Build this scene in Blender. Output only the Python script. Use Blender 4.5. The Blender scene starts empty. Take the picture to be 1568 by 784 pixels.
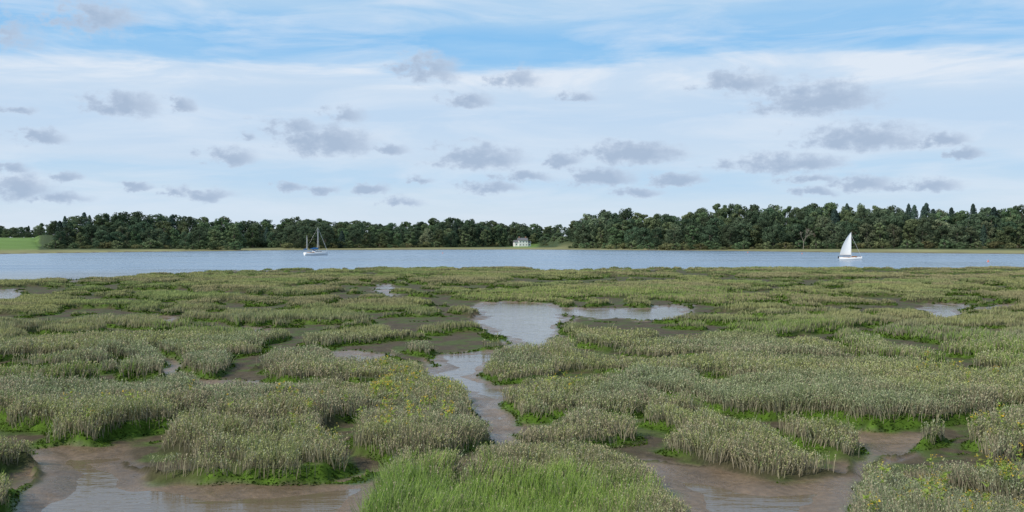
import bpy, math, random
import numpy as np
from mathutils import Vector
rng = np.random.default_rng(7)
random.seed(7)
F = 1524.0; HC = 3.5; UC = 784.0; VH = 372.0
scene = bpy.context.scene

# ------------------------------------------------------------------ helpers
def survey(u, v, z=0.0):
    """site survey: bearing/depression reading -> world ground position"""
    d = (HC - z) * F / (v - VH)
    return ((u - UC) / F * d, d)
def T(u): return (u - UC) / F
def smooth(a, b, x):
    t = np.clip((x - a) / (b - a), 0, 1)
    return t * t * (3 - 2 * t)
TAB = rng.random((256, 256)).astype(np.float32)
def vnoise(x, y, s=1.0, seed=0):
    x = np.asarray(x) / s + seed * 17.31; y = np.asarray(y) / s + seed * 9.73
    xi = np.floor(x).astype(int); yi = np.floor(y).astype(int)
    fx = x - xi; fy = y - yi
    fx = fx * fx * (3 - 2 * fx); fy = fy * fy * (3 - 2 * fy)
    a = TAB[xi & 255, yi & 255]; b = TAB[(xi + 1) & 255, yi & 255]
    c = TAB[xi & 255, (yi + 1) & 255]; d = TAB[(xi + 1) & 255, (yi + 1) & 255]
    return (a * (1 - fx) + b * fx) * (1 - fy) + (c * (1 - fx) + d * fx) * fy
def fbm(x, y, s=1.0, seed=0, o=3):
    r = 0; a = 1; t = 0
    for i in range(o):
        r = r + a * vnoise(x, y, s / 2 ** i, seed + i * 3); t += a; a *= 0.5
    return r / t
def mk_mesh(name, V, Fc, col=None, smooth_shade=False, mats=None, mi=None):
    V = np.ascontiguousarray(V, dtype=np.float32); Fc = np.ascontiguousarray(Fc, dtype=np.int32)
    k = Fc.shape[1]
    me = bpy.data.meshes.new(name)
    me.vertices.add(len(V)); me.vertices.foreach_set('co', V.ravel())
    me.loops.add(Fc.size); me.loops.foreach_set('vertex_index', Fc.ravel())
    me.polygons.add(len(Fc)); me.polygons.foreach_set('loop_start', np.arange(len(Fc), dtype=np.int32) * k)
    if mi is not None: me.polygons.foreach_set('material_index', np.asarray(mi, dtype=np.int32))
    me.update(calc_edges=True)
    me.polygons.foreach_set('use_smooth', np.full(len(Fc), smooth_shade))
    if col is not None:
        if col.shape[1] == 3: col = np.concatenate([col, np.ones((len(col), 1))], 1)
        ca = me.color_attributes.new('Col', 'FLOAT_COLOR', 'POINT')
        ca.data.foreach_set('color', np.ascontiguousarray(col, dtype=np.float32).ravel())
    for m in (mats or []): me.materials.append(m)
    return me
def add_obj(name, data, parent=None, loc=None):
    o = bpy.data.objects.new(name, data)
    scene.collection.objects.link(o)
    if parent: o.parent = parent
    if loc is not None: o.location = loc
    return o
class N:
    def __init__(s, nt): s.nt = nt
    def __call__(s, typ, ins=None, **kw):
        n = s.nt.nodes.new(typ)
        for k, v in kw.items(): setattr(n, k, v)
        for k, v in (ins or {}).items():
            if isinstance(v, bpy.types.NodeSocket): s.nt.links.new(v, n.inputs[k])
            else: n.inputs[k].default_value = v
        return n
def new_mat(name):
    m = bpy.data.materials.new(name); m.use_nodes = True
    nt = m.node_tree; nt.nodes.clear()
    return m, N(nt)
def simple_mat(name, col, rough=0.5, var=0.15, scale=4.0, metal=0.0):
    m, n = new_mat(name)
    tc = n('ShaderNodeTexCoord')
    nz = n('ShaderNodeTexNoise', {'Vector': tc.outputs['Object'], 'Scale': scale, 'Detail': 5.0})
    mr = n('ShaderNodeMapRange', {'Value': nz.outputs['Fac'], 'To Min': 1 - var, 'To Max': 1 + var})
    vm = n('ShaderNodeVectorMath', {0: tuple(col), 'Scale': mr.outputs[0]}, operation='SCALE')
    p = n('ShaderNodeBsdfPrincipled', {'Base Color': vm.outputs[0], 'Roughness': rough, 'Metallic': metal})
    n('ShaderNodeOutputMaterial', {'Surface': p.outputs[0]})
    return m
def foliage_mat(name, transl=0.3, rnd=0.0):
    m, n = new_mat(name)
    at = n('ShaderNodeAttribute', attribute_name='Col')
    colo = at.outputs['Color']
    if rnd > 0:
        oi = n('ShaderNodeObjectInfo')
        h = n('ShaderNodeMapRange', {'Value': oi.outputs['Random'], 'To Min': 0.5 - 0.035, 'To Max': 0.5 + 0.03})
        w = n('ShaderNodeTexWhiteNoise', {'W': oi.outputs['Random']}, noise_dimensions='1D')
        vv = n('ShaderNodeMapRange', {'Value': w.outputs['Value'], 'To Min': 1 - rnd, 'To Max': 1 + rnd})
        hs = n('ShaderNodeHueSaturation', {'Hue': h.outputs[0], 'Value': vv.outputs[0], 'Color': colo})
        colo = hs.outputs[0]
    d = n('ShaderNodeBsdfDiffuse', {'Color': colo})
    t = n('ShaderNodeBsdfTranslucent', {'Color': colo})
    mx = n('ShaderNodeMixShader', {0: transl, 1: d.outputs[0], 2: t.outputs[0]})
    n('ShaderNodeOutputMaterial', {'Surface': mx.outputs[0]})
    return m

# ------------------------------------------------------------------ layout of creeks (surveyed)
mud_polys = [
 [(25,692,0),(110,686,0),(186,690,0),(196,722,0),(250,743,0),(330,752,0),(430,750,0),(520,745,0),(590,728,0),(578,750,.4),(530,784,.4),(500,860,.4),(0,900,0),(18,784,0),(45,735,0),(35,710,0)],
 [(930,712,0),(1000,716,0),(1060,722,0),(1120,731,0),(1200,743,0),(1285,726,0),(1292,700,0),(1282,664,0),(1330,662,0),(1400,668,0),(1400,664,.4),(1345,668,.4),(1330,700,0),(1312,750,0),(1300,784,0),(1300,900,0),(1050,900,.4),(1048,770,.4),(1020,722,.4)],
 [(720,471,0),(735,464,0),(780,462,0),(830,463,0),(868,472,0),(960,473,0),(1052,466,0),(1062,484,.2),(985,484,.3),(960,480,.3),(905,481,.3),(872,482,0),(866,500,0),(852,524,0),(845,534,.2),(772,542,.3),(768,550,.2),(748,575,0),(764,590,0),(806,594,0),(794,615,0),(790,635,0),(798,655,0),(795,710,0),(728,710,0),(728,660,0),(716,628,0),(698,602,0),(660,596,0),(645,575,0),(664,546,0),(764,538,0),(766,520,0),(736,508,0),(722,490,0)],
 [(1412,468,0),(1440,464,0),(1480,468,0),(1478,488,.2),(1418,486,.2)],
 [(1480,470,0),(1568,466,0),(1568,470,.2),(1485,473,.2)],
 [(-20,445,0),(30,443,0),(38,459,.2),(-20,463,.2)],
 [(572,437,0),(602,436,0),(604,450,.2),(580,451,.2)],
 [(380,499,0),(412,501,0),(412,517,.2),(385,515,.2)],
 [(250,485,0),(272,486,0),(270,500,.2),(252,499,.2)],
 [(505,539,0),(560,538,0),(610,550,0),(600,560,.2),(520,556,.2)],
 [(236,540,0),(262,548,0),(290,572,0),(330,583,0),(420,590,0),(420,597,.3),(330,592,.35),(262,574,.35),(236,552,.3)],
]
creeks = [ # (halfwidth factor, pts)
 (.045,[(420,589),(480,592),(552,590)]),
 (.05,[(745,582),(800,588),(850,585),(900,572)]),
 (.045,[(600,552),(640,560),(680,560)]),
 (.045,[(405,505),(470,507),(560,500)]),
 (.04,[(640,484),(690,490),(722,488)]),
 (.04,[(930,548),(980,556),(1045,553)]),
 (.045,[(1075,580),(1100,588),(1125,586)]),
 (.04,[(1215,560),(1290,562),(1370,558),(1500,572)]),
 (.035,[(1000,612),(1080,628),(1160,640)]),
 (.045,[(1160,635),(1290,664),(1380,660),(1500,650),(1580,640)]),
 (.035,[(785,650),(810,656),(840,650)]),
 (.035,[(870,474),(950,474),(1020,472)]),
 (.045,[(-20,484),(40,486),(95,482)]),
 (.045,[(150,472),(200,480),(250,484)]),
 (.04,[(1055,484),(1090,484),(1110,478)]),
 (.04,[(525,436),(570,440),(600,437)]),
 (.035,[(1240,452),(1300,458),(1360,456),(1412,470)]),
 (.035,[(0,600),(60,606),(120,596),(200,600)]),
 (.045,[(-40,690),(60,694),(190,690)]),
 (.035,[(186,690),(215,672),(300,660),(420,664)]),
 (.035,[(330,450),(420,456),(520,452)]),
 (.035,[(60,520),(140,524),(235,520)]),
 (.035,[(1120,520),(1180,528),(1260,520)]),
 (.03,[(850,430),(930,434),(1010,430)]),
 (.025,[(1100,425),(1240,430),(1400,426)]),
 (.025,[(120,440),(240,446),(330,440)]),
 (.035,[(1480,688),(1530,692),(1600,690)]),
 (.04,[(640,455),(700,462),(722,470)]),
 (.03,[(900,505),(980,515),(1080,508)]),
 (.03,[(250,484),(330,500),(380,505)]),
]
bank_u = np.array([-500,0,150,250,350,600,800,860,900,1568,2200])
bank_y = np.array([70,84,94,112,124,130,129,120,131,131,125.])
def y_bank(t): return np.interp(t, T(bank_u), bank_y)
shore_x = np.array([-600,-161,-146,-106,0,92,123,161,600.])
shore_y = np.array([300,314,381,485,533,444,365,322,300.])
def y_shore(x): return np.interp(x, shore_x, shore_y)
tf_u = np.array([-900,55,62,350,375,400,430,600,700,760,800,835,860,1000,1568,2600])
tf_y = np.array([700,700,440,460,560,560,520,580,640,715,735,690,560,475,450,440.])
def y_front(t): return np.interp(t, T(tf_u), tf_y)

# ------------------------------------------------------------------ ground grid
rows = np.concatenate([np.linspace(-30, 6.2, 25), np.geomspace(6.5, 138, 800), np.geomspace(139.5, 7000, 150)])
NC = 620
def Wd(y):
    y = np.asarray(y, dtype=float)
    return np.where(y < 140, 0.60 * np.abs(y) + 10, 94 + (y - 140) * 1.5)
S = np.linspace(-1, 1, NC)
Y = np.repeat(rows[:, None], NC, 1); X = S[None, :] * Wd(rows)[:, None]
Dm = np.full(X.shape, 4.0)
wx = (fbm(X, Y, 1.3, 1) - .5); wy = (fbm(X, Y, 1.3, 2) - .5)
wob = 0.45 + Y.clip(0, 140) * 0.014
XW = X + wx * wob * 1.1; YW = Y + wy * wob * 1.6
def segdist(px, py, a, b):
    ax, ay = a; bx, by = b
    dx, dy = bx - ax, by - ay
    t = np.clip(((px - ax) * dx + (py - ay) * dy) / (dx * dx + dy * dy + 1e-9), 0, 1)
    return np.hypot(px - ax - t * dx, py - ay - t * dy)
for poly in mud_polys:
    P = [survey(*p) for p in poly]
    y0 = min(p[1] for p in P) - 6; y1 = max(p[1] for p in P) + 6
    r0, r1 = np.searchsorted(rows, [y0, y1])
    px, py = XW[r0:r1], YW[r0:r1]
    d = np.full(px.shape, 9.0); ins = np.zeros(px.shape, bool)
    for i in range(len(P)):
        a, b = P[i], P[(i + 1) % len(P)]
        d = np.minimum(d, segdist(px, py, a, b))
        if a[1] != b[1]:
            c = ((a[1] > py) != (b[1] > py)) & (px < (b[0] - a[0]) * (py - a[1]) / (b[1] - a[1]) + a[0])
            ins ^= c
    Dm[r0:r1] = np.minimum(Dm[r0:r1], np.where(ins, -d, d))
Dmain = Dm.copy()
for hwf, pts in creeks:
    P = []
    for (u, v) in pts:
        x, y = survey(u, v); P.append((x * (1 - hwf), y * (1 - hwf)))
    y0 = min(p[1] for p in P) - 8; y1 = max(p[1] for p in P) + 8
    r0, r1 = np.searchsorted(rows, [y0, y1])
    for i in range(len(P) - 1):
        hw = hwf * 0.5 * (P[i][1] + P[i + 1][1]) * (0.2 + 1.0 * vnoise(X[r0:r1], Y[r0:r1], 1.5, 8))
        Dm[r0:r1] = np.minimum(Dm[r0:r1], segdist(XW[r0:r1], YW[r0:r1], P[i], P[i + 1]) - hw)
def runnels(cell, seed, wscale, thr):
    xs = (X + (fbm(X, Y, cell * .8, seed) - .5) * cell * .9) / cell
    ys = (Y + (fbm(X, Y, cell * .8, seed + 5) - .5) * cell * .9) / (cell * 1.25)
    xi = np.floor(xs).astype(int); yi = np.floor(ys).astype(int)
    f1 = np.full(X.shape, 9.); f2 = np.full(X.shape, 9.)
    for a in (-1, 0, 1):
        for b in (-1, 0, 1):
            cx = xi + a; cy = yi + b
            jx = TAB[(cx * 7 + seed) & 255, (cy * 13) & 255]; jy = TAB[(cx * 11) & 255, (cy * 5 + seed) & 255]
            d = np.hypot(cx + jx - xs, cy + jy - ys)
            f2 = np.minimum(f2, np.maximum(f1, d)); f1 = np.minimum(f1, d)
    e = (f2 - f1) * .5 * cell
    w = wscale * (smooth(thr, thr + .3, fbm(X, Y, cell * 1.6, seed + 9)) * 1.0 - .25)
    return e - w
Dr = np.minimum(runnels(3.2, 3, 0.28 + Y.clip(0, 45) * 0.014, .33), runnels(8.0, 6, 0.25 + Y.clip(0, 60) * 0.015, .36))
Dm = np.minimum(Dm, np.where(Dmain < 0, 9, Dr))
tt = X / np.maximum(Y, 1)
Driv = (y_bank(tt) + (fbm(X, Y, 6, 12) - .5) * 7 - Y) * .6
Driv = np.where(Y < 20, 9, Driv)
D = np.minimum(Dm, Driv).clip(-4, 4)
# heights
mudn = fbm(X, Y, 1.2, 20, 4)
plate = 0.24 + (fbm(X, Y, 5, 21) - .5) * .30 + (fbm(X, Y, 1.0, 22) - .5) * .10
minor = smooth(.0, .3, Dmain) * smooth(1, 3, Driv)
floor_ = 0.045 - 0.11 * smooth(0.1, 1.2, -D) + (mudn - .5) * .10
floor_ = floor_ * (1 - minor) + minor * np.maximum(floor_, 0.05 + (mudn - .5) * .06)
k = smooth(-.10, .16, D + (fbm(X, Y, .35, 23) - .5) * .18)
Z = floor_ * (1 - k) + plate * k
Z = np.where(Driv < -2, np.minimum(Z, 0 - .05 * smooth(0, 4, -Driv) - .5 * smooth(135, 170, Y)), Z)
ys = y_shore(X); yf = y_front(tt)
sd = Y - ys + (fbm(X, Y, 25, 30) - .5) * 10
hillh = np.where(tt < T(58), 6.2, 7.0)
start = np.where(tt < T(58), 360., yf - 5); ln = np.where(tt < T(58), 340., 110.)
far = -.6 + .9 * smooth(-25, 6, sd) + .7 * smooth(5, 120, sd) + hillh * smooth(0, 1, (Y - start) / ln) + 4 * smooth(800, 2500, Y) + (fbm(X, Y, 60, 31) - .5) * .8 * smooth(10, 80, sd)
Z = np.where(Y > 200, far, Z)
# colours
n1 = fbm(X, Y, .5, 40); n2 = fbm(X, Y, 2.5, 41); n3 = fbm(X, Y, .15, 42)
def C(*c): return np.array(c)[None, None, :]
mud = C(.165, .115, .072) * (0.7 + .55 * n1[..., None])
mud = mud * (1 + .4 * (n2[..., None] - .5))
cmud = (C(.075, .06, .035) * (1 - smooth(.45, .65, n1)[..., None]) + C(.06, .09, .02) * smooth(.45, .65, n1)[..., None]) * (0.5 + .8 * n3[..., None])
mn = (minor * .9)[..., None]
mud = mud * (1 - mn) + cmud * mn
soil = C(.11, .115, .055) * (0.7 + .6 * n1[..., None])
algae = C(.06, .11, .012) * (0.3 + 1.2 * n3[..., None])
darkm = C(.04, .04, .02)
kk = smooth(.05, .3, D)[..., None]
col = mud * (1 - kk) + soil * kk
dk_ = (smooth(-.14, -.02, D) * (1 - smooth(.12, .3, D)))[..., None]
col = col * (1 - dk_ * .85) + darkm * dk_ * .85
am = (smooth(-.24, -.02, D + (n1 - .5) * .3) * (1 - smooth(.12, .3, D)) * smooth(.32, .5, n2 + .08))[..., None]
col = col * (1 - am) + algae * am
mf = fbm(X, Y, 14, 43)[..., None]; mf2 = fbm(X, Y / 3, 5, 44)[..., None]
strip = C(.22, .215, .10) * (0.7 + .6 * mf) * (0.8 + .4 * mf2)
fld = C(.13, .21, .055) * (0.8 + .4 * mf)
isf = (np.maximum(tt < T(60), smooth(T(775), T(790), tt) * (1 - smooth(T(815), T(830), tt))) * 1.0)[..., None]
fld = fld * isf + C(.05, .07, .03) * (1 - isf)
mudfar = C(.15, .125, .085)
s1 = smooth(-1, 5, sd)[..., None]; s2 = smooth(50, 110, sd)[..., None]
farcol = (mudfar * (1 - s1) + strip * s1) * (1 - s2) + fld * s2
col = np.where((Y > 200)[..., None], farcol, col)
wet = (1 - smooth(-.15, .0, D)) * (Y < 200) * (1 - .8 * minor)
col4 = np.concatenate([col, wet[..., None]], 2)
V = np.stack([X, Y, Z], 2).reshape(-1, 3)
nr = len(rows)
idx = np.arange(nr * NC).reshape(nr, NC)
Fg = np.stack([idx[:-1, :-1], idx[:-1, 1:], idx[1:, 1:], idx[1:, :-1]], 2).reshape(-1, 4)
mg, n = new_mat('mud_and_soil')
at = n('ShaderNodeAttribute', attribute_name='Col')
ge = n('ShaderNodeNewGeometry')
nz = n('ShaderNodeTexNoise', {'Vector': ge.outputs['Position'], 'Scale': 9.0, 'Detail': 8.0, 'Roughness': .65})
nzb = n('ShaderNodeTexNoise', {'Vector': ge.outputs['Position'], 'Scale': 1.7, 'Detail': 4.0})
mr = n('ShaderNodeMapRange', {'Value': nz.outputs['Fac'], 'From Min': .3, 'From Max': .7, 'To Min': .7, 'To Max': 1.3})
vm = n('ShaderNodeVectorMath', {0: at.outputs['Color'], 'Scale': mr.outputs[0]}, operation='SCALE')
rw = n('ShaderNodeMapRange', {'Value': nzb.outputs['Fac'], 'From Min': .35, 'From Max': .65, 'To Min': .16, 'To Max': .5})
rg = n('ShaderNodeMix', {0: at.outputs['Alpha'], 2: .9, 3: rw.outputs[0]}, data_type='FLOAT')
sg = n('ShaderNodeMapRange', {'Value': at.outputs['Alpha'], 'To Min': .1, 'To Max': .45})
bp = n('ShaderNodeBump', {'Height': nz.outputs['Fac'], 'Distance': .04, 'Strength': .7})
p = n('ShaderNodeBsdfPrincipled', {'Base Color': vm.outputs[0], 'Roughness': rg.outputs[0], 'Normal': bp.outputs[0], 'Specular IOR Level': sg.outputs[0]})
n('ShaderNodeOutputMaterial', {'Surface': p.outputs[0]})
add_obj('marsh_ground', mk_mesh('marsh_ground', V, Fg, col4.reshape(-1, 4), True, [mg]))

def gsample(A, x, y):
    r = np.interp(y, rows, np.arange(nr)); c = (x / Wd(y) + 1) * .5 * (NC - 1)
    r = np.clip(r, 0, nr - 1.001); c = np.clip(c, 0, NC - 1.001)
    ri = r.astype(int); ci = c.astype(int); fr = r - ri; fc = c - ci
    return (A[ri, ci] * (1 - fc) + A[ri, ci + 1] * fc) * (1 - fr) + (A[ri + 1, ci] * (1 - fc) + A[ri + 1, ci + 1] * fc) * fr

# ------------------------------------------------------------------ water
mw, n = new_mat('estuary_water')
ge = n('ShaderNodeNewGeometry')
sx = n('ShaderNodeSeparateXYZ', {0: ge.outputs['Position']})
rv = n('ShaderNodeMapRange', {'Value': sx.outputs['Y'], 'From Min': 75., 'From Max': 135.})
mp = n('ShaderNodeVectorMath', {0: ge.outputs['Position'], 1: (0.35, 1.0, 1.0)}, operation='MULTIPLY')
w1 = n('ShaderNodeTexNoise', {'Vector': mp.outputs[0], 'Scale': 1.6, 'Detail': 5.0, 'Roughness': .6})
mp2 = n('ShaderNodeVectorMath', {0: ge.outputs['Position'], 1: (0.02, 0.09, 1.0)}, operation='MULTIPLY')
w2 = n('ShaderNodeTexNoise', {'Vector': mp2.outputs[0], 'Scale': 1.0, 'Detail': 4.0})
bs = n('ShaderNodeMapRange', {'Value': rv.outputs[0], 'To Min': .16, 'To Max': .75})
b1 = n('ShaderNodeBump', {'Height': w1.outputs['Fac'], 'Distance': .2, 'Strength': bs.outputs[0]})
rr = n('ShaderNodeMapRange', {'Value': w2.outputs['Fac'], 'From Min': .35, 'From Max': .65, 'To Min': .12, 'To Max': .30})
rx = n('ShaderNodeMix', {0: rv.outputs[0], 2: .07, 3: rr.outputs[0]}, data_type='FLOAT')
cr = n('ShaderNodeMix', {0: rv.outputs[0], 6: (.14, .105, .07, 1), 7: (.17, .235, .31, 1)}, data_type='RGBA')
p = n('ShaderNodeBsdfPrincipled', {'Base Color': cr.outputs[2], 'Roughness': rx.outputs[0], 'IOR': 1.33, 'Normal': b1.outputs[0]})
n('ShaderNodeOutputMaterial', {'Surface': p.outputs[0]})
Vw = np.array([[-900, -30, 0], [900, -30, 0], [900, 640, 0], [-900, 640, 0.]])
add_obj('river_water', mk_mesh('river_water', Vw, np.array([[0, 1, 2, 3]]), mats=[mw]))

# ------------------------------------------------------------------ marsh vegetation
m_veg = foliage_mat('marsh_plants', .35)
def zone(x, y, lst):
    r = np.zeros(len(x))
    for (u, v, ru, rv_, amt) in lst:
        cx, cy = survey(u, v, .3); ex = survey(u + ru, v, .3)[0] - cx
        ey = abs(survey(u, v - rv_, .3)[1] - survey(u, v + rv_, .3)[1]) / 2
        q = np.hypot((x - cx) / ex, (y - cy) / ey) + (fbm(x, y, 1.0, 50) - .5) * 1.1
        r = np.maximum(r, amt * (1 - smooth(.6, 1.25, q)))
    return r
lime_z = [(770,790,250,95,.8),(650,760,160,60,.45),(900,760,140,50,.4),(1480,530,200,26,.5),(60,575,120,18,.35),(330,500,120,10,.3),(1200,500,200,12,.3),(30,720,60,30,.3),(1000,450,300,10,.25)]
def mix(p, q, f): return p * (1 - f[:, None]) + q * f[:, None]
def make_veg(name, dens, y0, y1, detail):
    yy = np.linspace(y0, y1, 400)
    rho = dens * (14 / yy.clip(12, 999)) ** 1.35
    wv = .56 * yy + 4
    cdf = np.cumsum(rho * 2 * wv) * (yy[1] - yy[0]); n_ = int(cdf[-1])
    y = np.interp(rng.random(n_) * cdf[-1], cdf, yy)
    x = (rng.random(n_) * 2 - 1) * (.56 * y + 4)
    d = gsample(D, x, y)
    keep = d > -.02 + .05 * rng.random(n_)
    keep &= (fbm(x, y, .8, 60) > .20)
    x, y, d = x[keep], y[keep], d[keep]; M = len(x)
    z = gsample(Z, x, y)
    dist = np.hypot(x, y)
    lime = zone(x, y, lime_z)
    lime = np.where(rng.random(M) < lime, 1., 0.)
    nearl = 1 - smooth(15, 22, dist)
    farf = smooth(24, 65, dist + (fbm(x, y, 8, 61) - .5) * 30)
    h = .27 * (.5 + .8 * fbm(x, y, .8, 62) + .35 * (vnoise(x, y, .22, 63) - .3))
    h *= (.78 + .34 * rng.random(M)); h *= 1 + lime * .2 * nearl; h *= 1 - .32 * farf
    h *= 0.8 + .5 * (vnoise(x, y, 3.5, 64))
    h *= 1 - .15 * (1 - smooth(0, .35, d)) * (1 - lime * nearl)
    w = .009 * (dist / 14) ** .9 * (.7 + .6 * rng.random(M)); w *= 1 + farf * .2
    yaw = rng.random(M) * math.pi
    lx = (vnoise(x, y, .3, 65) - .5) * .6 + rng.normal(0, .2, M) + .04
    ly = (vnoise(x, y, .3, 66) - .5) * .6 + rng.normal(0, .2, M)
    a = fbm(x, y, 3.0, 67); b = fbm(x, y, .7, 68); r = rng.random(M); a2 = fbm(x, y, 5.0, 77)
    sage = np.array([.295, .335, .185]); olive = np.array([.345, .37, .15]); pale = np.array([.39, .41, .265])
    tan = np.array([.42, .35, .24]); limec = np.array([.26, .41, .065]); farc = np.array([.42, .43, .165]); dk = np.array([.17, .235, .085])
    c = mix(np.tile(sage, (M, 1)), olive, smooth(.4, .62, a))
    c = mix(c, pale, (r < .24) * 1.0)
    c = mix(c, tan, (rng.random(M) < .10 + .35 * smooth(.42, .65, b) + .3 * smooth(.52, .66, a2)) * .75)
    c = mix(c, dk, (rng.random(M) < .10) * 1.0)
    c = mix(c, farc, farf * .75)
    c = mix(c, np.array([.41, .345, .205]), farf * smooth(.45, .62, fbm(x, y, 9, 69)) * .65)
    c = mix(c, np.array([.27, .37, .12]), farf * smooth(.50, .66, fbm(x, y, 6, 79)) * .65)
    c = mix(c, limec, lime * (.55 + .35 * rng.random(M)))
    c *= (.85 + .3 * rng.random(M))[:, None]
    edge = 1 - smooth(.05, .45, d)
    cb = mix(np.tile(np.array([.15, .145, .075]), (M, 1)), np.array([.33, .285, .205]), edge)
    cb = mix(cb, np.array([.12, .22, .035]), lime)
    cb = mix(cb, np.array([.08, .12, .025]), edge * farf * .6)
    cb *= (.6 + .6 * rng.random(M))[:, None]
    dx, dy = np.cos(yaw) * w * .5, np.sin(yaw) * w * .5
    B = np.stack([x, y, z - .01], 1); sd_ = np.stack([dx, dy, 0 * dx], 1)
    mid = B + np.stack([lx * h * .35, ly * h * .35, h * .55], 1)
    tip = B + np.stack([lx * h, ly * h, h], 1)
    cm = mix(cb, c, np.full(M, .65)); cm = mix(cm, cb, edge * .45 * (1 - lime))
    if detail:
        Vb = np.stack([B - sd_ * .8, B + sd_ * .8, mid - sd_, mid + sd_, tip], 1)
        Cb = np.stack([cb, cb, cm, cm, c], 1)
        o = (np.arange(M) * 5)[:, None, None]
        Fb = (o + np.array([[0, 1, 3], [0, 3, 2], [2, 3, 4]])[None]).reshape(-1, 3)
        Vl, Cl = [Vb.reshape(-1, 3)], [Cb.reshape(-1, 3)]; Fl = [Fb]; off = M * 5
        for k_ in range(3):
            s = (rng.random(M) < .95) & (lime < .5) & (dist < (36, 36, 26)[k_])
            m2 = s.sum()
            f = .4 + .6 * rng.random(m2)
            f = np.where(edge[s] > .5, .6 + .4 * f, f)
            pos = B[s] + np.stack([lx[s] * h[s] * f * f, ly[s] * h[s] * f * f, h[s] * f], 1)
            an = rng.random(m2) * 2 * math.pi; L = .022 * (.6 + .8 * rng.random(m2)) * (dist[s] / 14) ** .8
            dirv = np.stack([np.cos(an) * .7, np.sin(an) * .7, .55 + .5 * rng.random(m2)], 1) * L[:, None]
            sdv = np.stack([-np.sin(an), np.cos(an), rng.normal(0, .4, m2)], 1) * (L * .3)[:, None]
            Vq = np.stack([pos, pos + dirv * .5 + sdv, pos + dirv, pos + dirv * .5 - sdv], 1)
            cc = np.repeat((c[s] * (.85 + .3 * rng.random(m2))[:, None])[:, None], 4, 1)
            o = (off + np.arange(m2) * 4)[:, None, None]
            Fl.append((o + np.array([[0, 1, 2], [0, 2, 3]])[None]).reshape(-1, 3)); Vl.append(Vq.reshape(-1, 3)); Cl.append(cc.reshape(-1, 3)); off += m2 * 4
        Vv, Cc, Ff = np.concatenate(Vl), np.concatenate(Cl), np.concatenate(Fl)
    else:
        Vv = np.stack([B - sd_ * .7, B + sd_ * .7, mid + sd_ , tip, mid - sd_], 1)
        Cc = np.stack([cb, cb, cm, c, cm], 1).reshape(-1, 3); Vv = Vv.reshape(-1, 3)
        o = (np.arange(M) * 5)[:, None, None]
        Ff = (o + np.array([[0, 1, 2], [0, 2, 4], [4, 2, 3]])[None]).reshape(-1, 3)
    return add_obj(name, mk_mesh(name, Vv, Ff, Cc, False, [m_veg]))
make_veg('saltmarsh_plants', 1000, 7.5, 36, True)
make_veg('saltmarsh_grass', 1000, 36, 137, False)

# algae tufts on the creek banks
M = 800000
y = 9 + (100 - 9) * rng.random(M) ** 1.7; x = (rng.random(M) * 2 - 1) * (.56 * y + 3)
d = gsample(D, x, y); kz = (d > -.14) & (d < .14) & (fbm(x, y, 2.5, 41) > .36)
x, y = x[kz], y[kz]; M = len(x); z = gsample(Z, x, y)
an = rng.random(M) * 6.283; L = .030 * (y / 14) ** .8 * (.6 + .8 * rng.random(M))
P0 = np.stack([x, y, z], 1); dv = np.stack([np.cos(an), np.sin(an), .2 + .7 * rng.random(M)], 1) * L[:, None]
sv = np.stack([-np.sin(an), np.cos(an), 0 * an], 1) * (L * .55)[:, None]
Va = np.stack([P0 - sv, P0 + sv, P0 + dv], 1).reshape(-1, 3)
ca = np.array([.065, .112, .016]) * (.25 + 1.1 * rng.random(M))[:, None]
add_obj('green_algae', mk_mesh('green_algae', Va, np.arange(M * 3).reshape(-1, 3), np.repeat(ca, 3, 0), False, [m_veg]))

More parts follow.
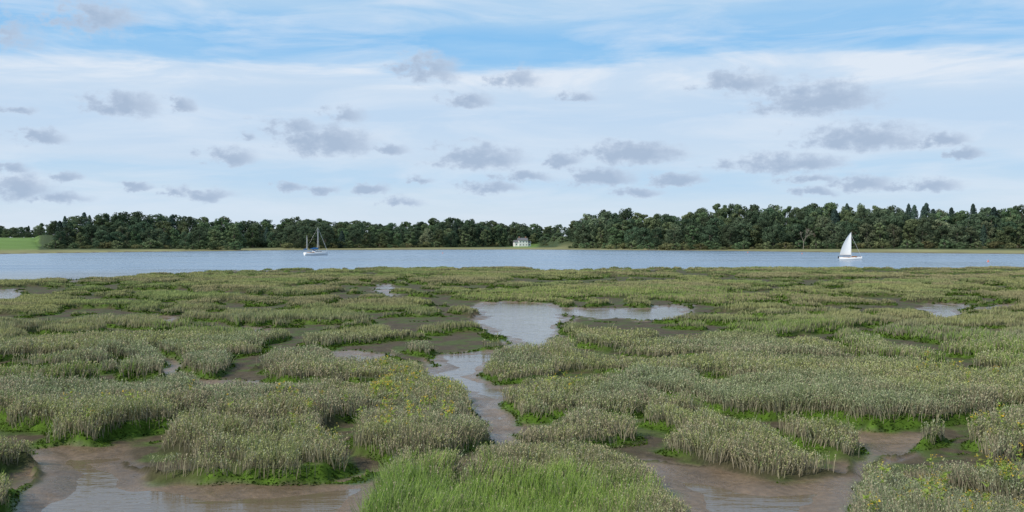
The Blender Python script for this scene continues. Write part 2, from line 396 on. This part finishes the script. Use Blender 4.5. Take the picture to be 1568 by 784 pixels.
# yellow flowering plants
fl = [(600,600,60,30,46),(560,640,90,25,34),(490,660,50,20,12),(150,650,70,20,14),(690,630,30,20,8),(850,595,40,15,8),(1390,655,50,18,12),(1500,690,80,40,32),
      (1540,745,60,50,34),(1430,765,90,30,22),(700,560,60,12,6),(380,640,80,20,10),(1440,570,70,14,9)]
VV, CC, FF = [], [], []; off = 0
def tri(a, b, c, colr):
    global off
    VV.extend([a, b, c]); CC.extend([colr] * 3); FF.append((off, off + 1, off + 2)); off += 3
for (u, v, ru, rv_, cnt) in fl:
    for i in range(int(cnt * 1.3)):
        x, y = survey(u + random.gauss(0, ru * .7), v + random.gauss(0, rv_ * .7), .35)
        if float(gsample(D, np.array([x]), np.array([y]))[0]) < .05: continue
        z = float(gsample(Z, np.array([x]), np.array([y]))[0])
        h = random.uniform(.30, .50); lx, ly = random.gauss(0, .06), random.gauss(0, .06)
        sc = (y / 16) ** .6
        nb = random.randint(4, 8)
        def stem(a, b, w, c):
            tri((a[0] - w, a[1], a[2]), (a[0] + w, a[1], a[2]), b, c); tri((a[0], a[1] - w, a[2]), (a[0], a[1] + w, a[2]), b, c)
        top = (x + lx, y + ly, z + h)
        stem((x, y, z), top, .005 * sc, (.26, .30, .08))
        for b in range(nb):
            f = random.uniform(.55, 1); a0 = (x + lx * f, y + ly * f, z + h * f)
            e = (a0[0] + random.gauss(0, .05), a0[1] + random.gauss(0, .05), a0[2] + random.uniform(.02, .08))
            stem(a0, e, .003 * sc, (.28, .34, .08))
            yc = random.choice([(.64, .45, .06), (.60, .40, .05), (.56, .48, .11), (.46, .35, .10), (.40, .43, .12)])
            for q in range(4):
                s = random.uniform(.007, .013) * sc
                o_ = [e[j] + random.gauss(0, .012) for j in range(3)]
                pts = [tuple(o_[j] + random.gauss(0, s) for j in range(3)) for _ in range(3)]
                tri(*pts, yc)
            for q in range(2):
                pts = [a0, (a0[0] + random.gauss(0, .04), a0[1] + random.gauss(0, .04), a0[2] + .03), (a0[0] + random.gauss(0, .03), a0[1] + random.gauss(0, .03), a0[2] - .01)]
                tri(*pts, (.28, .37, .08))
add_obj('yellow_flowers', mk_mesh('yellow_flowers', np.array(VV), np.array(FF), np.array(CC), False, [m_veg]))

# ------------------------------------------------------------------ trees
m_leaf = foliage_mat('tree_leaves', .3, .35)
m_bark = simple_mat('bark', (.10, .085, .065), .9)
m_dead = simple_mat('dead_bark', (.22, .20, .16), .9)
def cone_seg(Vs, Fs, a, b, ra, rb, k=6):
    a = np.array(a, float); b = np.array(b, float); dv = b - a; dv /= np.linalg.norm(dv) + 1e-9
    t = np.cross(dv, [0.3, 1, .1]); t /= np.linalg.norm(t); s = np.cross(dv, t)
    o = len(Vs)
    for c, r in ((a, ra), (b, rb)):
        for i in range(k):
            g = i / k * 2 * math.pi; Vs.append(c + r * (math.cos(g) * t + math.sin(g) * s))
    for i in range(k): Fs.append((o + i, o + (i + 1) % k, o + k + (i + 1) % k, o + k + i))
def leaf_quads(r_, pos, nrm, size):
    M = len(pos); nrm = nrm / (np.linalg.norm(nrm, axis=1)[:, None] + 1e-9)
    rv_ = r_.normal(0, 1, (M, 3)); t = np.cross(nrm, rv_); t /= np.linalg.norm(t, axis=1)[:, None] + 1e-9; s = np.cross(nrm, t)
    a = (size * (.6 + .8 * r_.random(M)))[:, None] * .5; b = a * (.6 + .5 * r_.random(M))[:, None]
    return np.stack([pos - t * a, pos - s * b + nrm * a * .2, pos + t * a, pos + s * b + nrm * a * .2], 1).reshape(-1, 3)
def make_tree(name, seed, H=12., Wc=9., base=1.2, kind='broad', col=(.05, .085, .028), size=.5, nl=34, per=85):
    r_ = np.random.default_rng(seed); Vs, Fs = [], []
    bend = r_.normal(0, .3, 2)
    cone_seg(Vs, Fs, (0, 0, -.5), (bend[0], bend[1], H * .45), .3, .2)
    cone_seg(Vs, Fs, (bend[0], bend[1], H * .45), (0, 0, H * .85), .2, .05)
    P, Nn, cs = [], [], []
    if kind == 'conifer':
        M = nl * per
        f = r_.random(M) ** 1.2; zz = base + f * (H - base)
        whorl = np.sin(zz * 5.0) * .15
        R = (1 - f) ** .6 * Wc * .5 * (.7 + .4 * r_.random(M) + whorl) + .15
        R *= np.where(r_.random(M) < .3, .6, 1)
        g = r_.random(M) * 6.283; R *= 1 + .25 * np.sin(g * 3 + zz * 2)
        P = np.stack([np.cos(g) * R, np.sin(g) * R, zz - R * .25], 1); Nn = np.stack([np.cos(g), np.sin(g), .6 + 0 * g], 1) + r_.normal(0, .4, (M, 3))
        cv = .75 + .5 * r_.random(M)
    else:
        for i in range(nl):
            g = r_.random() * 6.283; f = (i + .5) / nl; ph = base + (H - base) * (.08 + .84 * f)
            env = math.sqrt(max(.05, 1 - abs((f - .42) / .62) ** 2.2)) * Wc * .5
            rr_ = env * (0.35 + .5 * r_.random()); rad = Wc * (.12 + .09 * r_.random()) * (1.1 - .35 * f)
            c = np.array([math.cos(g) * rr_, math.sin(g) * rr_, ph])
            if i % 3 == 0: cone_seg(Vs, Fs, (0, 0, max(.8, ph * .55)), c, .09, .03, 5)
            dv = r_.normal(0, 1, (per, 3)); dv /= np.linalg.norm(dv, axis=1)[:, None]
            rd = rad * (.7 + .35 * r_.random(per))[:, None]
            P.append(c + dv * rd * np.array([1, 1, .7])); Nn.append(dv + r_.normal(0, .3, (per, 3)))
            cs.append((.75 + .5 * r_.random()) * (.8 + .4 * r_.random(per)))
        P = np.concatenate(P); Nn = np.concatenate(Nn); cv = np.concatenate(cs)
    Q = leaf_quads(r_, P, Nn, size); M = len(P)
    o = len(Vs); Vt = np.concatenate([np.array(Vs), Q]); Ft = np.concatenate([np.array(Fs), o + np.arange(M * 4).reshape(-1, 4)])
    mi = np.concatenate([np.ones(len(Fs)), np.zeros(M)])
    cl = np.concatenate([np.tile([.1, .08, .06], (o, 1)), np.repeat(np.array(col)[None] * cv[:, None], 4, 0)])
    return mk_mesh(name, Vt, Ft, cl, False, [m_leaf, m_bark], mi)
G1 = (.092, .132, .078); G2 = (.118, .162, .082); G3 = (.165, .195, .115); GC = (.062, .098, .078)  # tree greens lightened and blued: distance haze is put into the leaf colour
variants = [make_tree('oak_a', 1, 12, 10, .8, col=G1), make_tree('oak_b', 2, 12, 9, 1.0, col=G2, nl=40), make_tree('oak_c', 3, 12, 11, .6, col=G1, nl=30, per=100),
            make_tree('ash_a', 4, 12, 7.5, 1.0, col=G2, nl=30), make_tree('willow_a', 5, 12, 8.5, .5, col=G3), make_tree('oak_d', 8, 12, 9.5, .7, col=(.075,.112,.066), nl=44)]
conif = [make_tree('pine_a', 6, 12, 6.0, .8, 'conifer', GC, .45), make_tree('pine_b', 7, 12, 5.2, 1.2, 'conifer', GC, .42)]
bush = [make_tree('bush_a', 11, 3.2, 4.5, 0.0, col=G2, size=.35, nl=14, per=60), make_tree('bush_b', 12, 2.6, 4.8, 0., col=(.16, .17, .08), size=.35, nl=14, per=60)]
wood = add_obj('woodland', None); scrub = add_obj('shore_scrub', None)
sil_u = [-900,0,58,66,110,250,340,350,362,385,400,440,555,570,640,690,720,760,790,830,850,870,885,905,960,1000,1045,1065,1120,1200,1270,1310,1400,1480,1568,2600]
sil_v = [346,346,346,336,328,325,330,323,334,340,334,333,334,339,338,330,334,338,337,342,345,341,333,324,320,325,327,314,311,314,304,309,312,315,317,322]
def sil(u): return np.interp(u, sil_u, sil_v)
def gz(x, y): return float(gsample(Z, np.array([x]), np.array([y]))[0])
cnt = 0
for k_, (dy, fr) in enumerate([(0, .56), (12, .70), (26, .82), (44, .94), (62, 1.0), (85, .97)]):
    t = T(-420)
    while t < T(2000):
        yf_ = float(y_front(np.array([t]))[0])
        step = random.uniform(5.2, 10.0) / yf_
        t += step
        y = yf_ + dy + random.uniform(-5, 5); x = t * y
        u = t * F + UC
        if 788 < u < 812 and y < 722: continue
        base = 380 if not (430 < u < 880) else 376
        if k_ == 0 and (u < 58): continue
        if 352 < u < 402 and k_ < 2: continue
        tv = base + (sil(u) - base) * fr * random.choice([random.uniform(.82, 1.0), random.uniform(.95, 1.08)])
        ztop = HC + (VH - tv) / F * y; g = gz(x, y); h = ztop - g
        if h < 3: h = 3
        pc = 0.4 if (u > 1330 and k_ >= 3) else (.25 if 90 < u < 290 and k_ >= 3 else .03)
        if random.random() < pc:
            me = random.choice(conif)
        else:
            me = random.choices(variants, [3, 3, 3, 2, 1.6 if k_ < 2 else .5, 3])[0]
        o = bpy.data.objects.new('tree_part', me); scene.collection.objects.link(o); o.parent = wood
        o.location = (x, y, g - .3); s = h / 12; ws = min(max(s, .65), 1.15) * random.uniform(.85, 1.35)
        o.scale = (ws, ws, s); o.rotation_euler = (0, 0, random.uniform(0, 6.28)); cnt += 1
t = T(-300)
while t < T(1900):
    yf_ = float(y_front(np.array([t]))[0]); t += random.uniform(2.0, 5.0) / yf_
    u = t * F + UC
    if u < 60 or 770 < u < 830: continue
    y = yf_ - random.uniform(5, 14); x = t * y
    o = bpy.data.objects.new('bush_part', random.choices(bush, [2, 1])[0]); scene.collection.objects.link(o); o.parent = scrub
    o.location = (x, y, gz(x, y) - .3); s = random.uniform(.5, 1.4); o.scale = (s * 1.2, s * 1.2, s); o.rotation_euler = (0, 0, random.uniform(0, 6))
# bare dead tree
Vs, Fs = [], []
def branch(p, d, L, r, lev):
    e = p + d * L; cone_seg(Vs, Fs, p, e, r, r * .6, 5)
    if lev == 0: return
    for i in range(3 if lev > 1 else 4):
        nd = d + np.array([random.gauss(0, .55), random.gauss(0, .55), random.uniform(-.1, .35)]); nd /= np.linalg.norm(nd)
        branch(e, nd, L * random.uniform(.6, .8), r * .6, lev - 1)
branch(np.zeros(3), np.array([0.05, 0, 1.]), 3.4, .2, 4)
tx = T(1230); ty = 452
add_obj('bare_tree', mk_mesh('bare_tree', np.array(Vs), np.array(Fs), mats=[m_dead]), None, (tx * ty, ty, gz(tx * ty, ty) - .2))

# ------------------------------------------------------------------ box/loft builders
def box(name, c, s, mat, parent):
    c = np.array(c); s = np.array(s) / 2
    V_ = np.array([[a, b, d] for d in (-1, 1) for (a, b) in ((-1, -1), (1, -1), (1, 1), (-1, 1))]) * s + c
    F_ = np.array([[3, 2, 1, 0], [4, 5, 6, 7], [0, 1, 5, 4], [1, 2, 6, 5], [2, 3, 7, 6], [3, 0, 4, 7]])
    return add_obj(name, mk_mesh(name, V_, F_, mats=[mat]), parent)
m_white = simple_mat('white_paint', (.8, .8, .78), .5, .04); m_slate = simple_mat('slate', (.13, .13, .14), .7)
m_glass = simple_mat('window_glass', (.06, .065, .07), .1); m_brick = simple_mat('brick', (.3, .18, .12), .8)
hx, hy = T(800) * 705, 705.; hz = gz(hx, hy) - .1
house = add_obj('white_house', None, None, (hx, hy, hz + .0)); house.scale = (.9, .9, .9); house.rotation_euler = (0, 0, math.radians(14))
def gable(name, x0, x1, y0, y1, zb, zr, mat):
    ym = (y0 + y1) / 2
    V_ = np.array([[x0, y0, zb], [x1, y0, zb], [x1, y1, zb], [x0, y1, zb], [x0, ym, zr], [x1, ym, zr]])
    me = bpy.data.meshes.new(name); me.from_pydata(V_.tolist(), [], [(0, 1, 5, 4), (2, 3, 4, 5), (0, 4, 3), (1, 2, 5), (3, 2, 1, 0)]); me.materials.append(mat)
    add_obj(name, me, house)
box('walls', (0, 0, 2.4), (7.5, 6, 4.8), m_white, house); gable('roof', -4, 4, -3.4, 3.4, 4.81, 6.9, m_slate)
box('wing_walls', (-5.3, .5, 1.7), (3.0, 5, 3.4), m_white, house); gable('wing_roof', -7.1, -3.78, -2.4, 3.3, 3.41, 5.0, m_slate)
box('annex_walls', (5.1, .5, 1.5), (2.6, 4.6, 3.0), m_white, house); gable('annex_roof', 3.78, 6.7, -2.2, 3.2, 3.01, 4.4, m_slate)
box('chimney', (-2.6, 0, 7.1), (.9, .9, 1.6), m_brick, house); box('chimney_2', (2.6, 0, 7.1), (.9, .9, 1.6), m_brick, house)
for i, wx_ in enumerate((-2.5, 0, 2.5)):
    for j, wz in enumerate((1.4, 3.6)): box('window_%d_%d' % (i, j), (wx_, -3.01, wz), (.7, .1, .8), m_glass, house)
box('window_wing', (-5.3, -2.01, 1.7), (.9, .1, .8), m_glass, house); box('window_annex', (5.1, -1.81, 1.5), (.8, .1, .8), m_glass, house)

def hull_mesh(name, L, B, fb, dr, mat, transom=.55):
    ns, npn = 17, 9; V_ = []
    for i in range(ns):
        s = i / (ns - 1); xx = (s - .5) * L
        hb = B * .5 * (1 - abs((s - .42) / .58) ** 2.3 if s > .42 else 1 - (1 - transom) * ((.42 - s) / .42) ** 2)
        hb = max(hb, .01); sheer = fb * (1 + .35 * (s - .35) ** 2 * 3); keel = -dr * (1 - abs(2 * s - 1) ** 3)
        for j in range(npn):
            a = -1 + 2 * j / (npn - 1); yy = hb * math.copysign(abs(a) ** .6, a); zz = keel + (sheer - keel) * abs(a) ** 2.2
            V_.append((xx + (.25 * L * .12 * abs(a) ** 2 if i == ns - 1 else 0), yy, zz))
    F_ = [(i * npn + j, (i + 1) * npn + j, (i + 1) * npn + j + 1, i * npn + j + 1) for i in range(ns - 1) for j in range(npn - 1)]
    me = bpy.data.meshes.new(name)
    deck = [(i * npn + npn - 1, (i + 1) * npn + npn - 1, (i + 1) * npn, i * npn) for i in range(ns - 1)]
    me.from_pydata(V_, [], F_ + deck + [tuple(range(npn))]); me.materials.append(mat)
    for p_ in me.polygons: p_.use_smooth = p_.index < len(F_)
    return me
def tube(name, segs, mat, parent, k=8):
    a_, b_ = [], []
    for (p0, p1, r0, r1) in segs: cone_seg(a_, b_, p0, p1, r0, r1, k)
    return add_obj(name, mk_mesh(name, np.array(a_), np.array(b_), mats=[mat]), parent)
def grid_surface(name, pts, mat, parent):
    R = len(pts); Cn = len(pts[0])
    V_ = [p_ for row in pts for p_ in row]; F_ = [(i * Cn + j, i * Cn + j + 1, (i + 1) * Cn + j + 1, (i + 1) * Cn + j) for i in range(R - 1) for j in range(Cn - 1)]
    me = bpy.data.meshes.new(name); me.from_pydata(V_, [], F_); me.materials.append(mat)
    for p_ in me.polygons: p_.use_smooth = True
    return add_obj(name, me, parent)
m_hull = simple_mat('gelcoat', (.8, .8, .8), .3, .03); m_blue = simple_mat('blue_canvas', (.04, .16, .36), .8); m_alu = simple_mat('spar', (.6, .6, .6), .4, .05)
m_wood = simple_mat('varnished_wood', (.25, .12, .05), .4)
m_sail, n = new_mat('sailcloth')
tc = n('ShaderNodeTexCoord'); nz = n('ShaderNodeTexNoise', {'Vector': tc.outputs['Object'], 'Scale': 2.0})
cc_ = n('ShaderNodeMix', {0: nz.outputs['Fac'], 6: (.84, .84, .82, 1), 7: (.9, .9, .88, 1)}, data_type='RGBA')
a_ = n('ShaderNodeBsdfDiffuse', {'Color': cc_.outputs[2]}); b_ = n('ShaderNodeBsdfTranslucent', {'Color': cc_.outputs[2]})
mx = n('ShaderNodeMixShader', {0: .3, 1: a_.outputs[0], 2: b_.outputs[0]}); n('ShaderNodeOutputMaterial', {'Surface': mx.outputs[0]})
m_dark = simple_mat('dark_trim', (.05, .05, .06), .5)

bx, by = survey(484, 391)
ket = add_obj('moored_ketch', None, None, (bx, by, .0)); ket.rotation_euler = (0, 0, math.radians(38))
add_obj('hull', hull_mesh('hull', 7.2, 2.2, .75, .3, m_hull), ket)
box('cabin', (.5, 0, .98), (2.6, 1.3, .5), m_hull, ket); box('cabin_windows', (.5, 0, 1.03), (1.9, 1.32, .16), m_glass, ket)
box('cockpit_coaming', (-1.6, 0, .88), (1.6, 1.4, .2), m_wood, ket)
tube('main_mast', [((.6, 0, .8), (.6, 0, 7.9), .09, .05)], m_alu, ket); tube('mizzen_mast', [((-2.8, 0, .8), (-2.8, 0, 5.6), .07, .04)], m_alu, ket)
tube('booms', [((.6, 0, 1.75), (-1.9, 0, 1.7), .05, .05), ((-2.8, 0, 1.6), (-4.0, 0, 1.6), .04, .04)], m_alu, ket)
tube('sail_covers', [((.6, 0, 1.9), (-.6, 0, 1.95), .28, .24), ((-.6, 0, 1.95), (-1.9, 0, 1.82), .24, .12), ((-2.8, 0, 1.75), (-3.9, 0, 1.7), .18, .09)], m_blue, ket)
tube('furled_jib', [((3.6, 0, 1.1), (.75, 0, 7.5), .04, .03)], m_alu, ket)
tube('stays', [((-3.5, 0, .9), (.6, 0, 7.8), .012, .012), ((.6, .95, .8), (.6, 0, 7.6), .012, .012), ((.6, -.95, .8), (.6, 0, 7.6), .012, .012), ((-2.8, .7, .8), (-2.8, 0, 5.5), .012, .012), ((-2.8, -.7, .8), (-2.8, 0, 5.5), .012, .012), ((.3, 0, 5.5), (.9, 0, 5.5), .02, .02)], m_alu, ket, 4)
grid_surface('spray_hood', [[(-.9 + .5 * math.sin(a * math.pi * .5), b * .65, 1.2 + .5 * math.cos(a * math.pi * .5) * (1 - .3 * b * b)) for b in np.linspace(-1, 1, 7)] for a in np.linspace(0, 1, 5)], m_blue, ket)
bx, by = survey(1302, 398)
sb = add_obj('sailing_boat', None, None, (bx, by, 0)); sb.rotation_euler = (0, 0, math.radians(-12))
add_obj('hull', hull_mesh('hull', 4.4, 1.6, .5, .25, m_hull), sb)
tube('rub_rail', [((-2.1, -.5, .56), (-.4, -.8, .52), .03, .03), ((-.4, -.8, .52), (1.0, -.62, .58), .03, .03), ((1.0, -.62, .58), (2.1, -.1, .72), .03, .03)], m_wood, sb)
box('foredeck_cabin', (.75, 0, .66), (1.0, .9, .28), m_wood, sb); box('cockpit_coaming', (-.7, 0, .56), (1.4, 1.0, .16), m_wood, sb)
tube('mast', [((.15, 0, .4), (.15, 0, 5.75), .045, .03)], m_alu, sb); tube('boom', [((.15, 0, .98), (-2.1, .15, 1.0), .035, .03)], m_wood, sb)
rowsS = []
for i in range(15):
    f = i / 14; z0 = 1.05 + 4.6 * f; wdt = 2.15 * (1 - f) ** .85 + .05 + .22 * math.sin(f * math.pi)
    rowsS.append([(.1 - wdt * c, .22 * math.sin(c * math.pi) * (1 - f * .6) + .15 * c * (1 - f), z0) for c in np.linspace(0, 1, 8)])
grid_surface('mainsail', rowsS, m_sail, sb)
tube('stays', [((2.15, 0, .72), (.15, 0, 5.1), .02, .02), ((.1, .72, .5), (.15, 0, 5.1), .01, .01), ((.1, -.72, .5), (.15, 0, 5.1), .01, .01)], m_alu, sb, 4)
box('outboard', (-2.35, 0, .55), (.25, .22, .5), m_dark, sb)
m_or = simple_mat('buoy_plastic', (.6, .16, .10), .4)
prof = [(.0, -.3), (.22, -.22), (.33, 0), (.30, .18), (.18, .34), (.06, .40), (.05, .55), (.09, .58), (.09, .64), (0, .66)]
Vb, Fb = [], []
for i, (r_, z_) in enumerate(prof):
    for j in range(14): g = j / 14 * 6.2832; Vb.append((r_ * math.cos(g) * .65, r_ * math.sin(g) * .65, z_ * .65))
for i in range(len(prof) - 1):
    for j in range(14): Fb.append((i * 14 + j, i * 14 + (j + 1) % 14, (i + 1) * 14 + (j + 1) % 14, (i + 1) * 14 + j))
bm_ = mk_mesh('mooring_buoy', np.array(Vb), np.array(Fb), mats=[m_or], smooth_shade=True)
for (u, v) in [(678, 388), (1228, 389), (1513, 401), (1145, 387)]:
    x, y = survey(u, v); add_obj('mooring_buoy', bm_, None, (x, y, 0))

# ------------------------------------------------------------------ sky
world = bpy.data.worlds.new('World'); scene.world = world; world.use_nodes = True
try:
    world.cycles.sampling_method = 'MANUAL'; world.cycles.sample_map_resolution = 256
except Exception as e_: print(e_)
nt = world.node_tree; nt.nodes.clear(); n = N(nt)
SUN_EL = 42; SUN_AZ = -125
sky = n('ShaderNodeTexSky', sky_type='NISHITA'); sky.sun_disc = False
sky.sun_elevation = math.radians(SUN_EL); sky.sun_rotation = math.radians(SUN_AZ); sky.air_density = 1.0; sky.dust_density = 1.0
tc = n('ShaderNodeTexCoord'); sp = n('ShaderNodeSeparateXYZ', {0: tc.outputs['Generated']})
az = n('ShaderNodeMath', {0: sp.outputs['X'], 1: sp.outputs['Y']}, operation='ARCTAN2')
el = n('ShaderNodeMath', {0: sp.outputs['Z']}, operation='ARCSINE')
ae = n('ShaderNodeCombineXYZ', {0: az.outputs[0], 1: el.outputs[0]})
STR = .1
def srgb(r, g, b): return tuple(((c / 255) / 12.92 if c / 255 < .04045 else ((c / 255 + .055) / 1.055) ** 2.4) / STR for c in (r, g, b)) + (1,)
st = n('ShaderNodeVectorMath', {0: ae.outputs[0], 1: (1.6, 12.0, 1.0)}, operation='MULTIPLY')
vn = n('ShaderNodeTexNoise', {'Vector': st.outputs[0], 'Scale': 1.8, 'Detail': 5.0, 'Roughness': .6})
st2 = n('ShaderNodeVectorMath', {0: ae.outputs[0], 1: (4.0, 22.0, 1.0)}, operation='MULTIPLY')
vn2 = n('ShaderNodeTexNoise', {'Vector': st2.outputs[0], 'Scale': 1.3, 'Detail': 6.0, 'Roughness': .6, 'Distortion': .6})
d1 = n('ShaderNodeMapRange', {'Value': vn.outputs['Fac'], 'From Min': .3, 'From Max': .7, 'To Min': -.018, 'To Max': .018})
e2 = n('ShaderNodeMath', {0: el.outputs[0], 1: d1.outputs[0]}, operation='ADD')
rs = n('ShaderNodeMapRange', {'Value': e2.outputs[0], 'From Min': 0., 'From Max': .30})
ramp = n('ShaderNodeValToRGB', {0: rs.outputs[0]}); cr_ = ramp.color_ramp
stops = [(0., (217, 229, 241)), (.13, (206, 225, 242)), (.21, (188, 217, 243)), (.27, (204, 223, 243)), (.42, (194, 218, 243)), (.50, (200, 221, 243)), (.565, (190, 217, 244)), (.60, (156, 203, 243)), (.65, (138, 195, 242)), (.72, (158, 203, 242)), (.80, (182, 214, 242)), (.88, (172, 207, 241)), (1., (158, 200, 239))]
cr_.elements[0].position = 0; cr_.elements[1].position = 1
for i, (p_, c_) in enumerate(stops):
    e = cr_.elements[0] if i == 0 else (cr_.elements[-1] if i == len(stops) - 1 else cr_.elements.new(p_))
    e.color = tuple(v_ * STR for v_ in srgb(*c_)[:3]) + (1,)
vs = n('ShaderNodeVectorMath', {0: ramp.outputs[0], 'Scale': 1 / STR}, operation='SCALE')
hi = n('ShaderNodeMapRange', {'Value': el.outputs[0], 'From Min': .25, 'From Max': .7, 'To Min': .95, 'To Max': .4})
base = n('ShaderNodeMix', {0: hi.outputs[0], 6: sky.outputs[0], 7: vs.outputs[0]}, data_type='RGBA')
wf = n('ShaderNodeMapRange', {'Value': vn2.outputs['Fac'], 'From Min': .45, 'From Max': .72, 'To Max': .65})
def bell(c, w):
    a = n('ShaderNodeMath', {0: e2.outputs[0], 1: c}, operation='SUBTRACT'); b = n('ShaderNodeMath', {0: a.outputs[0]}, operation='ABSOLUTE')
    return n('ShaderNodeMapRange', {'Value': b.outputs[0], 'From Min': 0., 'From Max': w, 'To Min': 1., 'To Max': 0.}, interpolation_type='SMOOTHSTEP')
bb = bell(.164, .020)
wb = n('ShaderNodeMapRange', {'Value': vn2.outputs['Fac'], 'From Min': .33, 'From Max': .60, 'To Max': .95})
wf3 = n('ShaderNodeMath', {0: bb.outputs[0], 1: wb.outputs[0]}, operation='MULTIPLY')
wsum = n('ShaderNodeMath', {0: wf.outputs[0], 1: wf3.outputs[0]}, operation='ADD', use_clamp=True)
c1 = n('ShaderNodeMix', {0: wsum.outputs[0], 6: base.outputs[2], 7: srgb(222, 233, 246)}, data_type='RGBA')
clouds = [(150,22,60,32,.8),(15,50,45,26,.65),(190,160,55,20,1.05),(278,160,22,12,1.1),(68,210,32,12,1.1),(355,240,38,15,1.1),(505,215,72,26,1.15),(450,194,50,15,1),(530,176,34,13,.8),(378,208,14,8,1),
 (660,104,52,26,.9),(795,120,42,18,.85),(718,152,40,12,1.05),(885,150,30,9,1),(735,240,72,22,1.15),(860,245,32,13,1.15),(970,233,80,20,1.2),(920,270,56,16,1.15),(1130,126,62,20,1.05),(1250,150,92,27,1.15),(1320,210,92,22,1.15),
 (1445,216,34,11,1.15),(1477,234,26,11,1.15),(1200,250,88,16,1.15),(1240,272,42,8,1.1),(1320,280,42,14,1.15),(1415,283,52,11,1.15),(1250,294,30,7,1.15),(1035,275,48,11,1.15),(975,295,40,9,1.15),(800,270,46,9,1.15),(750,286,50,11,1.15),(640,276,26,7,1.05),
 (600,229,28,8,1),(570,288,28,10,1.05),(490,290,30,8,1.05),(445,286,26,8,1.05),(315,297,44,11,1.05),(265,293,20,8,1.05),(215,286,20,7,1.05),(100,270,26,9,1.15),(30,285,52,22,1),(92,302,44,10,1),(18,256,26,8,1.1),(30,167,26,6,1),(615,308,36,8,1)]
cs1 = n('ShaderNodeVectorMath', {0: ae.outputs[0], 1: (1., 1.5, 1.0)}, operation='MULTIPLY')
cn = n('ShaderNodeTexNoise', {'Vector': cs1.outputs[0], 'Scale': 56.0, 'Detail': 6.0, 'Roughness': .62})
dist_ = n('ShaderNodeVectorMath', {0: cn.outputs['Color'], 1: (.5, .5, .5)}, operation='SUBTRACT')
dist2 = n('ShaderNodeVectorMath', {0: dist_.outputs[0], 1: (.05, .016, 0)}, operation='MULTIPLY')
q0 = n('ShaderNodeVectorMath', {0: ae.outputs[0], 1: dist2.outputs[0]}, operation='ADD')
prev = None
for (u, v, hw, hh, wgt) in clouds:
    a0 = math.atan((u - UC) / F); e0 = math.atan((VH - v) / math.hypot(F, u - UC)) - hh * .25 / F
    q1 = n('ShaderNodeVectorMath', {0: q0.outputs[0], 1: (a0, e0, 0)}, operation='SUBTRACT')
    q2 = n('ShaderNodeVectorMath', {0: q1.outputs[0], 1: (F / (hw * 1.3), F / (hh * 1.55), 0)}, operation='MULTIPLY')
    q3 = n('ShaderNodeVectorMath', {0: q2.outputs[0], 1: (-1., -1.7, 0)}, operation='MULTIPLY')
    q4 = n('ShaderNodeVectorMath', {0: q2.outputs[0], 1: q3.outputs[0]}, operation='MAXIMUM')
    q5 = n('ShaderNodeVectorMath', {0: q4.outputs[0]}, operation='LENGTH')
    q6 = n('ShaderNodeMath', {0: q5.outputs['Value'], 1: -wgt, 2: wgt}, operation='MULTIPLY_ADD')
    prev = q6 if prev is None else n('ShaderNodeMath', {0: prev.outputs[0], 1: q6.outputs[0]}, operation='MAXIMUM')
pc = n('ShaderNodeMath', {0: prev.outputs[0], 1: -.6}, operation='MAXIMUM')
nn = n('ShaderNodeMath', {0: cn.outputs['Fac'], 1: 1.8, 2: -.9}, operation='MULTIPLY_ADD')
cf = n('ShaderNodeMath', {0: pc.outputs[0], 1: nn.outputs[0]}, operation='ADD')
cm_ = n('ShaderNodeMapRange', {'Value': cf.outputs[0], 'From Min': .0, 'From Max': .66, 'To Max': .88}, interpolation_type='SMOOTHSTEP')
cd = n('ShaderNodeMapRange', {'Value': cf.outputs[0], 'From Min': .15, 'From Max': .9})
cc2 = n('ShaderNodeMix', {0: cd.outputs[0], 6: srgb(196, 211, 231), 7: srgb(166, 185, 210)}, data_type='RGBA')
fin = n('ShaderNodeMix', {0: cm_.outputs[0], 6: c1.outputs[2], 7: cc2.outputs[2]}, data_type='RGBA')
bg = n('ShaderNodeBackground', {'Color': fin.outputs[2], 'Strength': STR})
n('ShaderNodeOutputWorld', {'Surface': bg.outputs[0]})

sun = bpy.data.lights.new('sun', 'SUN'); sun.energy = 4.2; sun.angle = math.radians(.5); sun.color = (1, .95, .87)
so = add_obj('sun', sun)
azr = math.radians(SUN_AZ); elr = math.radians(SUN_EL)
dirv = Vector((math.sin(azr) * math.cos(elr), math.cos(azr) * math.cos(elr), math.sin(elr)))
so.rotation_euler = dirv.to_track_quat('Z', 'Y').to_euler(); so.location = (0, -20, 40)

cam = bpy.data.cameras.new('camera'); co = add_obj('camera', cam); scene.camera = co
cam.lens = 35; cam.sensor_width = 36; cam.clip_end = 12000; cam.clip_start = .1
co.location = (0, 0, HC); co.rotation_euler = (math.radians(90) - math.atan(20 / F), 0, 0)
scene.view_settings.view_transform = 'Standard'; scene.view_settings.look = 'None'; scene.view_settings.exposure = 0
print('trees', cnt)
